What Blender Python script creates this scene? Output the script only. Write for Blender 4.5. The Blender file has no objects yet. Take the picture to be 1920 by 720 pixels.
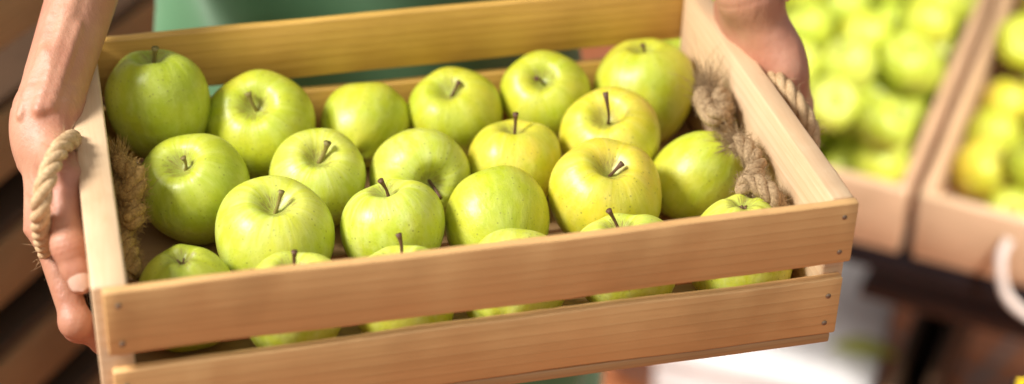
import bpy, bmesh, math, random
import numpy as np
from mathutils import Vector, Matrix

random.seed(7); rng = np.random.default_rng(7)
scn = bpy.context.scene
col = scn.collection
ZW = 1.0                                   # height of the crate rim above the floor

# ------------------------------------------------------------------ camera
FPX = 3544.4
rv = np.array([2.14844339, -0.247897726, 0.172425849]); tv = np.array([-0.236480265, 0.0588020897, 1.09002520])
th = np.linalg.norm(rv); kx = rv/th
K = np.array([[0, -kx[2], kx[1]], [kx[2], 0, -kx[0]], [-kx[1], kx[0], 0]])
M = np.eye(3)+math.sin(th)*K+(1-math.cos(th))*K@K          # rows: right, down, forward
CAM = -M.T@tv
def P(u, v, z):
    """photo pixel + height above the rim -> point (rim frame)"""
    d = M.T@np.array([(u-960)/FPX, (v-360)/FPX, 1.0])
    return CAM+d*(z-CAM[2])/d[2]
def depth(X): return float((M@(np.array(X)-CAM))[2])
W = lambda X: Vector((float(X[0]), float(X[1]), float(X[2])+ZW))

cam = bpy.data.cameras.new('camera'); co = bpy.data.objects.new('camera', cam); col.objects.link(co)
R3 = Matrix([[M[0][i], -M[1][i], -M[2][i]] for i in range(3)])
co.matrix_world = Matrix.Translation(W(CAM)) @ R3.to_4x4()
cam.sensor_width = 36; cam.lens = FPX/1920*36; cam.clip_end = 100; cam.clip_start = .05
cam.dof.use_dof = True
cam.dof.focus_distance = 1.25
cam.dof.aperture_fstop = 2.3
scn.camera = co

# ------------------------------------------------------------------ helpers
def tag(o, label=None, cat=None, group=None, kind=None):
    if label: o['label'] = label
    if cat: o['category'] = cat
    if group: o['group'] = group
    if kind: o['kind'] = kind
    return o
def empty(name, loc=(0, 0, 0), label=None, cat=None, group=None):
    o = bpy.data.objects.new(name, None); col.objects.link(o); o.location = loc
    o.empty_display_size = .05
    return tag(o, label, cat, group)
def mk(name, verts, faces, mat=None, parent=None, smooth=True):
    me = bpy.data.meshes.new(name)
    me.from_pydata([tuple(map(float, v)) for v in verts], [], faces)
    me.validate(); me.update()
    if smooth: me.polygons.foreach_set('use_smooth', [True]*len(me.polygons))
    if mat: me.materials.append(mat)
    o = bpy.data.objects.new(name, me); col.objects.link(o)
    if parent: o.parent = parent
    return o
def copy_tree(o, parent=None, first=True):
    c = o.copy(); col.objects.link(c)
    if not first: c.parent = parent
    for ch in list(o.children): copy_tree(ch, c, False)
    return c
class MB:
    def __init__(s): s.v = []; s.f = []
    def add(s, v, f):
        n = len(s.v); s.v += [tuple(map(float, q)) for q in v]; s.f += [tuple(i+n for i in g) for g in f]
    def build(s, name, mat, parent=None, smooth=True): return mk(name, s.v, s.f, mat, parent, smooth)
    def tube(s, pts, rad, n=8, cap=True):
        pts = [np.array(p, float) for p in pts]; m = len(pts)
        if not hasattr(rad, '__len__'): rad = [rad]*m
        V = []; prev = None
        for i, p in enumerate(pts):
            t = pts[min(i+1, m-1)]-pts[max(i-1, 0)]; t /= np.linalg.norm(t)+1e-12
            if prev is None:
                a = np.array([0, 0, 1.]) if abs(t[2]) < .9 else np.array([1., 0, 0])
                u = np.cross(t, a)
            else: u = prev-t*np.dot(prev, t)
            u /= np.linalg.norm(u)+1e-12; prev = u; w = np.cross(t, u)
            for k in range(n):
                a = 2*math.pi*k/n; V.append(p+rad[i]*(math.cos(a)*u+math.sin(a)*w))
        F = [(i*n+k, i*n+(k+1) % n, (i+1)*n+(k+1) % n, (i+1)*n+k) for i in range(m-1) for k in range(n)]
        if cap: F += [tuple(range(n))[::-1], tuple((m-1)*n+k for k in range(n))]
        s.add(V, F)
    def board(s, p0, p1, wv, tvec, r=.0012, n=20, wob=0., seed=0):
        """plank from p0 to p1; wv / tvec full width and thickness vectors, p0/p1 on the centre line"""
        p0, p1, wv, tvec = [np.array(q, float) for q in (p0, p1, wv, tvec)]
        w = np.linalg.norm(wv); t = np.linalg.norm(tvec); wu = wv/w; tu = tvec/t; r = min(r, t*.45)
        sec = []
        for sx, sy, a0 in ((1, 1, 0), (-1, 1, 90), (-1, -1, 180), (1, -1, 270)):
            for a in (0, 45, 90):
                A = math.radians(a0+a)
                sec.append((sx*(w/2-r)+r*math.cos(A), sy*(t/2-r)+r*math.sin(A)))
        m = len(sec); rg = np.random.default_rng(seed); ph = rg.uniform(0, 6.28, 8); V = []
        L = np.linalg.norm(p1-p0); d = (p1-p0)/L
        ss = [0, r*.35, r]+[r+(L-2*r)*i/n for i in range(1, n)]+[L-r, L-r*.35, L]
        for i, q in enumerate(ss):
            x = q/L
            sh = {0: r, 1: r*.35, len(ss)-1: r, len(ss)-2: r*.35}.get(i, 0)
            o1 = wob*(math.sin(3.1*x+ph[0])+.35*math.sin(9*x+ph[1])); o2 = wob*.5*(math.sin(4*x+ph[2])+.3*math.sin(13*x+ph[3]))
            for j, (a, b) in enumerate(sec):
                e = wob*.35*math.sin(21*x+ph[4]+(a > 0)*2)*(1 if a > 0 else -1)
                aa = a-math.copysign(sh, a) if sh else a; bb = b-math.copysign(sh, b) if sh else b
                V.append(p0+d*q+wu*(aa+o1+e+(rg.normal(0, .00012) if wob and a > 0 else 0))+tu*(bb+o2+(rg.normal(0, .00008) if wob else 0)))
        k = len(ss)
        F = [(i*m+j, i*m+(j+1) % m, (i+1)*m+(j+1) % m, (i+1)*m+j) for i in range(k-1) for j in range(m)]
        F += [tuple(range(m))[::-1], tuple((k-1)*m+j for j in range(m))]
        s.add(V, F)
    def ball(s, c, r, nu=12, nv=8):
        c = np.array(c, float); r = np.array(r if hasattr(r, '__len__') else (r, r, r), float)
        V = [c+r*np.array([0, 0, 1])]
        for i in range(1, nv):
            a = math.pi*i/nv
            for k in range(nu):
                b = 2*math.pi*k/nu; V.append(c+r*np.array([math.sin(a)*math.cos(b), math.sin(a)*math.sin(b), math.cos(a)]))
        V.append(c-r*np.array([0, 0, 1]))
        F = [(0, 1+k, 1+(k+1) % nu) for k in range(nu)]
        for i in range(nv-2):
            F += [(1+i*nu+k, 1+(i+1)*nu+k, 1+(i+1)*nu+(k+1) % nu, 1+i*nu+(k+1) % nu) for k in range(nu)]
        e = len(V)-1; b = 1+(nv-2)*nu
        F += [(e, b+(k+1) % nu, b+k) for k in range(nu)]
        s.add(V, F)

# ------------------------------------------------------------------ materials
class NT:
    def __init__(s, name, rough=.5, **kw):
        s.m = bpy.data.materials.new(name); s.m.use_nodes = True; s.t = s.m.node_tree
        s.b = s.t.nodes['Principled BSDF']; s.b.inputs['Roughness'].default_value = rough
        for k, v in kw.items(): s.b.inputs[k.replace('_', ' ')].default_value = v
    def n(s, typ, **kw):
        nd = s.t.nodes.new(typ)
        for k, v in kw.items(): setattr(nd, k, v)
        return nd
    def l(s, a, b): s.t.links.new(a, b)
    def coord(s, scale=(1, 1, 1), rot=(0, 0, 0), kind='Object', rnd=0):
        tc = s.n('ShaderNodeTexCoord'); mp = s.n('ShaderNodeMapping')
        mp.inputs['Scale'].default_value = scale; mp.inputs['Rotation'].default_value = rot
        s.l(tc.outputs[kind], mp.inputs['Vector'])
        if rnd:
            oi = s.n('ShaderNodeObjectInfo'); mu = s.n('ShaderNodeMath', operation='MULTIPLY'); mu.inputs[1].default_value = rnd
            s.l(oi.outputs['Random'], mu.inputs[0]); s.l(mu.outputs[0], mp.inputs['Location'])
        return mp.outputs[0]
    def noise(s, vec, scale, detail=4, rough=.55, dist=0):
        nd = s.n('ShaderNodeTexNoise'); nd.inputs['Scale'].default_value = scale; nd.inputs['Detail'].default_value = detail
        nd.inputs['Roughness'].default_value = rough; nd.inputs['Distortion'].default_value = dist
        s.l(vec, nd.inputs['Vector']); return nd.outputs['Fac']
    def ramp(s, fac, stops):
        r = s.n('ShaderNodeValToRGB'); e = r.color_ramp.elements
        while len(e) < len(stops): e.new(.5)
        for i, (p, c) in enumerate(stops):
            e[i].position = p; e[i].color = (*c, 1) if hasattr(c, '__len__') else (c, c, c, 1)
        s.l(fac, r.inputs['Fac']); return r.outputs['Color']
    def mix(s, fac, a, b, mode='MIX'):
        m = s.n('ShaderNodeMix', data_type='RGBA', blend_type=mode)
        for v, i in ((fac, 0), (a, 6), (b, 7)):
            if hasattr(v, 'links'): s.l(v, m.inputs[i])
            else: m.inputs[i].default_value = v if i == 0 else (*v, 1)
        return m.outputs[2]
    def math(s, op, a, b=0., c=None):
        m = s.n('ShaderNodeMath', operation=op)
        for i, v in enumerate((a, b, c)):
            if v is None: continue
            if hasattr(v, 'links'): s.l(v, m.inputs[i])
            else: m.inputs[i].default_value = v
        return m.outputs[0]
    def color(s, c):
        if hasattr(c, 'links'): s.l(c, s.b.inputs['Base Color'])
        else: s.b.inputs['Base Color'].default_value = (*c, 1)
    def bump(s, h, strength=.3, dist=.001):
        b = s.n('ShaderNodeBump'); b.inputs['Strength'].default_value = strength; b.inputs['Distance'].default_value = dist
        s.l(h, b.inputs['Height']); s.l(b.outputs[0], s.b.inputs['Normal'])

def wood(name, light, dark, axis='x', rough=.55, ring=14, knots=True):
    t = NT(name, rough)
    sc = {'x': (1, 14, 14), 'y': (14, 1, 14), 'z': (14, 14, 1)}[axis]
    v = t.coord(sc, rnd=9)
    warp = t.noise(t.coord((3, 3, 3), rnd=5), 3.0, 2)
    n1 = t.noise(v, 9, 6, .6, 1.2)
    sc2 = {'x': (.5, 1, ring), 'y': (1, .5, ring), 'z': (ring, 1, .5)}[axis]
    wv = t.n('ShaderNodeTexWave', wave_type='BANDS', bands_direction={'x': 'Z', 'y': 'Z', 'z': 'X'}[axis], wave_profile='SAW')
    wv.inputs['Scale'].default_value = 3.0; wv.inputs['Distortion'].default_value = 3.5; wv.inputs['Detail'].default_value = 2
    wv.inputs['Detail Scale'].default_value = .7
    t.l(t.coord(sc2, rnd=4), wv.inputs['Vector'])
    rings = t.ramp(wv.outputs['Fac'], [(0, .0), (.7, .35), (.93, 1), (1, .2)])
    c = t.mix(t.ramp(n1, [(.3, 0.), (.75, 1.)]), light, tuple(a*.45+b*.55 for a, b in zip(light, dark)))
    fine = t.noise(t.coord(tuple(q*1.0 for q in sc), rnd=3), 60, 4, .7)
    fr = t.math('MULTIPLY', rings, .5)
    c = t.mix(fr, c, dark)
    c = t.mix(t.math('MULTIPLY', t.ramp(fine, [(.45, 0.), (.8, 1.)]), .25), c, dark)
    blot = t.noise(t.coord((1, 1, 1), rnd=7), 14, 4, .5)
    c = t.mix(t.math('MULTIPLY', t.ramp(blot, [(.52, 0.), (.72, 1.)]), .35), c, tuple(q*.72 for q in dark))
    blot2 = t.noise(t.coord((1, 1, 1), rnd=11), 6, 2, .5)
    c = t.mix(t.math('MULTIPLY', t.ramp(blot2, [(.5, 0.), (.7, 1.)]), .3), c, tuple(min(1, q*1.15) for q in light))
    if knots:
        kv = t.n('ShaderNodeTexVoronoi', feature='F1'); kv.inputs['Scale'].default_value = 16
        t.l(t.coord({'x': (.5, 1, 1), 'y': (1, .5, 1), 'z': (1, 1, .5)}[axis], rnd=6), kv.inputs['Vector'])
        sel = t.n('ShaderNodeSeparateColor'); t.l(kv.outputs['Color'], sel.inputs[0])
        on = t.math('GREATER_THAN', sel.outputs[0], .9)
        dd = t.ramp(kv.outputs['Distance'], [(.0, 1.), (.07, .8), (.14, 0.)])
        c = t.mix(t.math('MULTIPLY', t.math('MULTIPLY', dd, on), .55), c, tuple(q*.5 for q in dark))
    t.color(c)
    t.bump(t.math('ADD', t.math('MULTIPLY', fine, .5), t.math('ADD', t.math('MULTIPLY', n1, .8), fr)), .35, .0006)
    t.l(t.math('ADD', t.math('MULTIPLY', n1, .25), rough-.12), t.b.inputs['Roughness'])
    return t.m

M_ = {}
M_['wood_front'] = wood('pine_front', (.73, .435, .18), (.52, .28, .10), 'x')
M_['wood_back'] = wood('pine_ochre', (.68, .41, .10), (.40, .205, .03), 'x', .42)
M_['wood_end'] = wood('pine_end', (.70, .51, .32), (.54, .32, .16), 'y')
M_['wood_floor'] = wood('pine_base', (.50, .30, .13), (.34, .19, .08), 'x')
M_['wood_bg'] = wood('pine_far', (.74, .50, .31), (.55, .34, .19), 'x', knots=False)
M_['wood_bgy'] = wood('pine_far_end', (.72, .46, .28), (.50, .29, .16), 'y', knots=False)
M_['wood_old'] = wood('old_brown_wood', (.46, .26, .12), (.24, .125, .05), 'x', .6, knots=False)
M_['wood_old_shade'] = wood('old_brown_wood_shade', (.10, .05, .022), (.05, .024, .010), 'y', .6, knots=False)  # much darker copy of the old wood, paints shade into the crate gaps
def plain(name, c, rough=.5, noise=0., scale=40, **kw):
    t = NT(name, rough, **kw)
    if noise:
        f = t.noise(t.coord(), scale, 4)
        t.color(t.mix(t.ramp(f, [(.3, 0.), (.7, 1.)]), tuple(q*(1-noise) for q in c), tuple(min(1, q*(1+noise)) for q in c)))
        t.bump(f, .2, .001)
    else: t.color(c)
    return t.m
M_['metal'] = plain('dark_metal', (.018, .016, .02), .4, .2, 20, Metallic=.6)
M_['nail'] = plain('nail_steel', (.26, .19, .13), .5, .2, 300, Metallic=.6)
M_['white'] = plain('white_paint', (.76, .74, .72), .55, .06, 15)
M_['yellow'] = plain('yellow_card', (.85, .62, .02), .5, .04, 30)
M_['black'] = plain('black_edge', (.03, .015, .015), .5, .1, 30)
M_['stem'] = None
M_['shade_dark'] = wood('under_stand_shade', (.055, .032, .028), (.025, .014, .012), 'x', .5, knots=False)  # near-black colour stands in for the shade under the stand

def apple_mat(name, a, b, blush=None, blush_amt=0., pale=(.70, .74, .26)):
    t = NT(name, .38, Subsurface_Weight=.12, Subsurface_Scale=.05, Coat_Weight=.12, Coat_Roughness=.25)
    t.b.inputs['Subsurface Radius'].default_value = (.5, .6, .1)
    t.b.inputs['Specular IOR Level'].default_value = .55
    v = t.coord((1, 1, 1), rnd=13)
    big = t.noise(v, 1.1, 3, .5)
    c = t.mix(t.ramp(big, [(.35, 0.), (.65, 1.)]), a, b)
    # faint meridian streaks; the pale mix also paints in highlights
    sep = t.n('ShaderNodeSeparateXYZ'); tc = t.n('ShaderNodeTexCoord'); t.l(tc.outputs['Object'], sep.inputs[0])
    ang = t.math('ARCTAN2', sep.outputs[1], sep.outputs[0])
    r = t.math('SQRT', t.math('ADD', t.math('MULTIPLY', sep.outputs[0], sep.outputs[0]), t.math('MULTIPLY', sep.outputs[1], sep.outputs[1])))
    cs = t.n('ShaderNodeCombineXYZ'); t.l(t.math('COSINE', ang), cs.inputs[0]); t.l(t.math('SINE', ang), cs.inputs[1]); t.l(t.math('MULTIPLY', sep.outputs[2], .6), cs.inputs[2])
    st = t.noise(cs.outputs[0], 4, 4, .6)
    c = t.mix(t.math('MULTIPLY', t.ramp(st, [(.4, 0.), (.75, 1.)]), .33), c, pale)
    if blush:
        bl = t.noise(t.coord((1, 1, 1), rnd=31), .9, 2, .5)
        c = t.mix(t.math('MULTIPLY', t.ramp(bl, [(.48, 0.), (.68, 1.)]), blush_amt), c, blush)
    mot = t.noise(v, 7, 5, .65)
    c = t.mix(t.math('MULTIPLY', t.ramp(mot, [(.45, 0.), (.75, 1.)]), .28), c, tuple(q*.78 for q in a))
    # lenticels
    for sc_, th_, am in ((9, .125, .6), (17, .12, .42)):
        vo = t.n('ShaderNodeTexVoronoi', feature='F1'); vo.inputs['Scale'].default_value = sc_; t.l(v, vo.inputs['Vector'])
        sc = t.n('ShaderNodeSeparateColor'); t.l(vo.outputs['Color'], sc.inputs[0])
        on = t.math('GREATER_THAN', sc.outputs[1], .45)
        d = t.ramp(vo.outputs['Distance'], [(0., 1.), (th_, .8), (th_*1.6, 0.)])
        c = t.mix(t.math('MULTIPLY', t.math('MULTIPLY', d, on), am), c, (.20, .19, .03))
    # cavity: greener, with russet rays
    cav = t.ramp(t.math('ADD', r, t.math('MULTIPLY', st, -.14)), [(.03, 1.), (.26, 0.)])
    c = t.mix(t.math('MULTIPLY', cav, .6), c, (.34, .46, .08))
    ray = t.noise(cs.outputs[0], 16, 3, .7)
    rus = t.math('MULTIPLY', t.ramp(t.math('ADD', r, t.math('MULTIPLY', ray, -.30)), [(0., 1.), (.06, .95), (.17, 0.)]), t.ramp(ray, [(.42, 0.), (.6, 1.)]))
    c = t.mix(t.math('MULTIPLY', rus, .75), c, (.24, .14, .035))
    # small brown scuffs
    sn = t.noise(t.coord((1, 1, 2.5), rnd=17), 5, 6, .7)
    c = t.mix(t.math('MULTIPLY', t.ramp(sn, [(.66, 0.), (.71, 1.)]), .5), c, (.30, .21, .06))
    t.color(c)
    t.bump(t.math('ADD', t.math('MULTIPLY', mot, .4), st), .12, .01)
    t.l(t.math('ADD', t.math('MULTIPLY', mot, .25), .31), t.b.inputs['Roughness'])
    return t.m
M_['ap_green'] = apple_mat('apple_green', (.39, .47, .022), (.50, .54, .032))
M_['ap_mid'] = apple_mat('apple_yellow_green', (.43, .505, .018), (.56, .575, .028), (.70, .58, .05), .35)
M_['ap_yel'] = apple_mat('apple_yellow', (.55, .56, .022), (.70, .60, .035), (.82, .54, .07), .5, (.80, .75, .28))
M_['ap_lime'] = apple_mat('apple_lime', (.48, .56, .035), (.59, .62, .05), (.68, .62, .10), .4, (.80, .82, .50))
t = NT('apple_stem', .6)
v = t.coord((1, 1, 1)); f = t.noise(v, 18, 4)
sp = t.n('ShaderNodeTexCoord')
t.color(t.mix(t.ramp(f, [(.35, 0.), (.65, 1.)]), (.16, .09, .03), (.30, .28, .06))); t.bump(f, .4, .02)
M_['stem'] = t.m
M_['stem_dark'] = plain('apple_stem_brown', (.12, .055, .028), .6, .5, 14)
M_['calyx'] = plain('calyx_brown', (.14, .075, .03), .7, .5, 20)

t = NT('skin', .50, Subsurface_Weight=.12, Subsurface_Scale=.006)
t.b.inputs['Subsurface Radius'].default_value = (1.0, .35, .2)
v = t.coord()
n1 = t.noise(v, 22, 4, .6); n2 = t.noise(v, 90, 4, .6)
c = t.mix(t.ramp(n1, [(.35, 0.), (.68, 1.)]), (.47, .24, .145), (.41, .17, .10))
c = t.mix(t.math('MULTIPLY', t.ramp(n2, [(.5, 0.), (.8, 1.)]), .25), c, (.36, .13, .08))
c = t.mix(t.math('MULTIPLY', t.ramp(t.noise(v, 9, 3), [(.45, 0.), (.7, 1.)]), .3), c, (.52, .19, .14))
t.color(c)
vo = t.n('ShaderNodeTexVoronoi', feature='DISTANCE_TO_EDGE'); vo.inputs['Scale'].default_value = 700
t.l(v, vo.inputs['Vector'])
cr = t.noise(t.coord((1, 1, .25)), 260, 4, .6)
vein = t.n('ShaderNodeTexWave'); 
t.bump(t.math('ADD', t.math('MULTIPLY', vo.outputs['Distance'], .35), t.math('ADD', t.math('MULTIPLY', n2, 1.2), t.math('ADD', cr, t.math('MULTIPLY', t.noise(t.coord((1, 1, .35)), 110, 3, .5), 1.8)))), .5, .0009)
M_['skin'] = t.m
M_['nail_skin'] = plain('fingernail', (.66, .40, .29), .25, .05, 60, Subsurface_Weight=.1)

def cloth(name, c, scale=900):
    t = NT(name, .85, Sheen_Weight=.3)
    v = t.coord()
    w1 = t.n('ShaderNodeTexWave', bands_direction='X'); w1.inputs['Scale'].default_value = scale/6.28; t.l(v, w1.inputs['Vector'])
    w2 = t.n('ShaderNodeTexWave', bands_direction='Z'); w2.inputs['Scale'].default_value = scale/6.28; t.l(v, w2.inputs['Vector'])
    n = t.noise(v, 12, 4); f = t.noise(v, 400, 3)
    cc = t.mix(t.ramp(n, [(.3, 0.), (.7, 1.)]), tuple(q*.86 for q in c), tuple(q*1.1 for q in c))
    t.color(t.mix(t.math('MULTIPLY', f, .3), cc, tuple(q*.7 for q in c)))
    t.bump(t.math('ADD', t.math('ADD', w1.outputs['Fac'], w2.outputs['Fac']), t.math('MULTIPLY', n, 3)), .3, .0006)
    return t.m
M_['apron'] = cloth('green_apron_cloth', (.075, .20, .085))
M_['shirt'] = cloth('white_shirt_cloth', (.55, .55, .52))
M_['trousers'] = cloth('dark_trousers_cloth', (.04, .045, .06))
M_['shoe'] = plain('shoe_leather', (.05, .035, .03), .4, .2, 30)
M_['hair'] = plain('hair_brown', (.06, .035, .02), .5, .4, 120)

def ropemat(name, a, b):
    t = NT(name, .85)
    v = t.coord(); n = t.noise(v, 500, 3, .7); m = t.noise(v, 45, 3)
    c = t.mix(t.ramp(n, [(.35, 0.), (.7, 1.)]), b, a)
    t.color(t.mix(t.math('MULTIPLY', t.ramp(m, [(.4, 0.), (.7, 1.)]), .5), c, b)); t.bump(n, .6, .0008)
    return t.m
M_['rope'] = ropemat('jute_rope', (.66, .46, .26), (.42, .27, .13))
M_['fray_gold'] = ropemat('jute_fray_golden', (.58, .36, .11), (.28, .16, .04))
M_['fray'] = ropemat('jute_fray', (.56, .39, .22), (.24, .155, .075))
M_['rope_w'] = plain('white_rope', (.66, .55, .48), .8, .1, 90)

# ------------------------------------------------------------------ setting: floor
t = NT('terracotta_tiles', .75)
v = t.coord((1, 1, 1), rot=(0, 0, math.radians(52)))
bt = t.n('ShaderNodeTexBrick', offset=0.0); t.l(v, bt.inputs['Vector'])
bt.inputs['Scale'].default_value = 1; bt.inputs['Brick Width'].default_value = .3; bt.inputs['Row Height'].default_value = .3
bt.inputs['Mortar Size'].default_value = .008; bt.inputs['Mortar'].default_value = (.28, .2, .17, 1)
bt.inputs['Color1'].default_value = (.62, .19, .055, 1); bt.inputs['Color2'].default_value = (.50, .15, .05, 1)
n = t.noise(v, 6, 5, .6)
t.color(t.mix(t.math('MULTIPLY', t.ramp(n, [(.35, 0.), (.7, 1.)]), .3), bt.outputs['Color'], (.48, .27, .18)))
t.bump(t.math('ADD', bt.outputs['Fac'], t.math('MULTIPLY', n, .2)), -.3, .003)
fl = mk('floor', [(-6, -4, 0), (6, -4, 0), (6, 8, 0), (-6, 8, 0)], [(0, 1, 2, 3)], t.m, smooth=False)
tag(fl, 'reddish terracotta tiled shop floor, blurred behind the crate', 'floor', kind='structure')

# ------------------------------------------------------------------ rope tools
def smooth_path(ctrl, n):
    c = [np.array(q, float) for q in ctrl]; c = [2*c[0]-c[1]]+c+[2*c[-1]-c[-2]]; out = []
    m = len(c)-3
    for i in range(n):
        x = i/(n-1)*m; k = min(int(x), m-1); f = x-k
        p0, p1, p2, p3 = c[k:k+4]
        out.append(.5*((2*p1)+(-p0+p2)*f+(2*p0-5*p1+4*p2-p3)*f*f+(-p0+3*p1-3*p2+p3)*f**3))
    return out
def frames(path):
    fr = []; prev = None
    for i, p in enumerate(path):
        t = path[min(i+1, len(path)-1)]-path[max(i-1, 0)]; t = t/(np.linalg.norm(t)+1e-12)
        if prev is None:
            a = np.array([0, 0, 1.]) if abs(t[2]) < .9 else np.array([1., 0, 0]); u = np.cross(t, a)
        else: u = prev-t*np.dot(prev, t)
        u /= np.linalg.norm(u)+1e-12; prev = u; fr.append((t, u, np.cross(t, u)))
    return fr
def rope(mb, ctrl, R=.0062, pitch=.036, strands=3, n=120, ns=10):
    path = smooth_path(ctrl, n); fr = frames(path)
    s = [0]
    for i in range(1, n): s.append(s[-1]+np.linalg.norm(path[i]-path[i-1]))
    for k in range(strands):
        pts = []
        for i in range(n):
            a = 2*math.pi*(s[i]/pitch+k/strands); t_, u, w = fr[i]
            pts.append(path[i]+R*.5*(math.cos(a)*u+math.sin(a)*w))
        mb.tube(pts, R*.55, ns)
    return path
def fibres(mb, path, R, n, length, rad=.00012, spread=1.):
    fr = frames(path)
    for _ in range(n):
        i = int(rng.integers(0, len(path))); t_, u, w = fr[i]; a = rng.uniform(0, 6.28)
        o = math.cos(a)*u+math.sin(a)*w
        p = path[i]+o*R*.85; d = o*spread*rng.uniform(.2, 1)+t_*rng.normal(0, 1)+rng.normal(0, .3, 3); d /= np.linalg.norm(d)
        L = length*rng.uniform(.3, 1); b = rng.normal(0, .5, 3)
        pts = [p, p+d*L*.35+b*L*.05, p+d*L*.7+b*L*.2, p+d*L+b*L*.45]
        mb.tube(pts, [rad, rad, rad*.8, rad*.3], 3, cap=False)

# ------------------------------------------------------------------ main crate
L, WD = .47, .309
H1, GAP, H2, TF, TB = .0462, .0125, .0450, .0070, .007
crate = empty('wooden_crate', (0, 0, ZW), 'open pine slat crate full of green apples, held by two hands at its ends', 'crate')
def add_board(name, mat, parent, *a, **k):
    m = MB(); m.board(*a, **k); return m.build(name, mat, parent)
def nails(par, pts, ydir):
    for (x, y, z) in pts:
        m = MB(); m.tube([(x, y, z), (x, y+ydir*.0007, z)], [.0019, .0016], 12)
        m.build('nail', M_['nail'], par)
s1 = add_board('slat', M_['wood_front'], crate, (0, TF/2, -H1/2), (L, TF/2, -H1/2), (0, 0, H1), (0, TF, 0), wob=.0009, seed=1, r=.0013, n=60)
s1['label'] = 'upper front slat with small nail heads near its ends'
z2 = -H1-GAP-H2/2
s2 = add_board('slat', M_['wood_front'], crate, (.001, TF/2, z2), (L-.003, TF/2, z2), (0, 0, H2), (0, TF, 0), wob=.0009, seed=4, r=.0013, n=60)
s2['label'] = 'lower front slat with a knot near its right end'
nails(s1, [(.0085, -.0002, -.010), (.0085, -.0002, -.038), (L-.009, -.0002, -.010), (L-.009, -.0002, -.037)], -1)
nails(s2, [(.0085, -.0002, -H1-GAP-.011), (L-.012, -.0002, -H1-GAP-.013), (L-.012, -.0002, -H1-GAP-.035)], -1)
for zc, h, sd in ((-H1/2, H1, 7), (z2, H2, 8)):
    o = add_board('slat', M_['wood_back'], crate, (0, WD-TB/2, zc), (L, WD-TB/2, zc), (0, 0, h), (0, TB, 0), wob=.0006, seed=sd)
    nails(o, [(.009, WD+.0002, zc+.013), (L-.009, WD+.0002, zc-.013)], 1)
ZE = -.1035
e1 = add_board('end_panel', M_['wood_end'], crate, (.0045, TF+.0003, ZE/2), (.0045, WD-TB-.0003, ZE/2), (0, 0, -ZE-.001), (.021, 0, 0), wob=.0003, seed=11, r=.0018)
e2 = add_board('end_panel', M_['wood_end'], crate, (L-.008, TF+.0003, ZE/2), (L-.008, WD-TB-.0003, ZE/2), (0, 0, -ZE-.001), (.0155, 0, 0), wob=.0003, seed=12, r=.0018)
# base boards run front to back
nb = 4
for i in range(nb):
    y0 = .002+i*(WD-.003)/nb; y1 = y0+(WD-.003)/nb-.004
    add_board('base_board', M_['wood_floor'], crate, (.001, (y0+y1)/2, -.1081), (L-.0055, (y0+y1)/2, -.1081), (0, y1-y0, 0), (0, 0, .0075), wob=.0004, seed=20+i)

def handle(ctrl, name='rope_handle'):
    m = MB(); path = rope(m, ctrl, R=.0063, n=150)
    h = m.build(name, M_['rope'], crate)
    f = MB(); fibres(f, path, .0066, 420, .009); f.build('loose_fibres', M_['rope'], h)
    return h
hl = handle([(.012, .216, -.034), (-.007, .214, -.026), tuple(P(134, 262, .006)), tuple(P(112, 280, .015)), tuple(P(90, 328, .012)), tuple(P(76, 385, -.002)),
             tuple(P(78, 435, -.030)), tuple(P(92, 480, -.066)), (-.020, .135, -.088), (-.010, .118, -.074), (.0, .102, -.058), (.012, .098, -.055)])
hr = handle([(.452, .215, -.035), (.474, .214, -.028), tuple(P(1447, 147, -.009)), tuple(P(1468, 160, -.006)), tuple(P(1492, 190, -.011)), tuple(P(1512, 222, -.021)),
             tuple(P(1521, 252, -.034)), tuple(P(1520, 290, -.05)), (.485, .092, -.060), (.468, .09, -.055), (.452, .09, -.053)])

def tail(par, ctrl, R, seed, nf=1200, fl=.0055, tuft=None):
    fm_ = M_['fray_gold' if par is hl else 'fray']
    m = MB(); path = rope(m, [tuple(q+rng.normal(0, .0012, 3)) for q in ctrl], R=R*.80, pitch=.030, n=90, ns=8)
    m.build('knot', fm_, par)
    f = MB(); fibres(f, path, R*.98, nf, fl, .00014, .8)
    if tuft is not None:
        d0, ln0 = np.array(tuft[:3], float), tuft[3]; d0 /= np.linalg.norm(d0); st = path[0]
        for q in range(260):
            o = rng.normal(0, R*.38, 3); dd = d0+rng.normal(0, .22, 3); ln = ln0*rng.uniform(.2, 1)**1.3; b = rng.normal(0, .5, 3)
            f.tube([st+o, st+o+dd*ln*.35, st+o*1.4+dd*ln*.7+b*ln*.15, st+o*1.6+dd*ln+b*ln*.45], [.0002, .0002, .00016, .00006], 3, cap=False)
    f.build('frayed_end', fm_, par)
tail(hl, [P(222, 300, -.032), P(240, 322, -.030), P(256, 338, -.031), P(244, 362, -.036), P(228, 350, -.040), P(222, 330, -.042)], .0088, 1, tuft=(-.1, .7, .7, .012))
tail(hl, [P(236, 372, -.042), P(254, 398, -.042), P(246, 420, -.046), P(228, 408, -.05), P(232, 440, -.052), P(246, 478, -.058), P(248, 520, -.064)], .0080, 2, tuft=(.8, .1, .2, .010))
tail(hr, [P(1326, 165, -.026), P(1318, 192, -.032), P(1330, 218, -.029), P(1354, 204, -.028), P(1350, 176, -.026), P(1362, 200, -.034), P(1356, 236, -.040), P(1368, 262, -.052)], .0092, 3, tuft=(-.05, .5, .9, .022))
tail(hr, [P(1380, 262, -.030), P(1398, 280, -.032), P(1412, 306, -.034), P(1414, 336, -.036), P(1396, 352, -.036), P(1420, 344, -.031), P(1446, 360, -.033), P(1462, 385, -.042), P(1470, 410, -.055)], .0088, 4, tuft=(-.5, .2, .2, .010))

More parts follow.
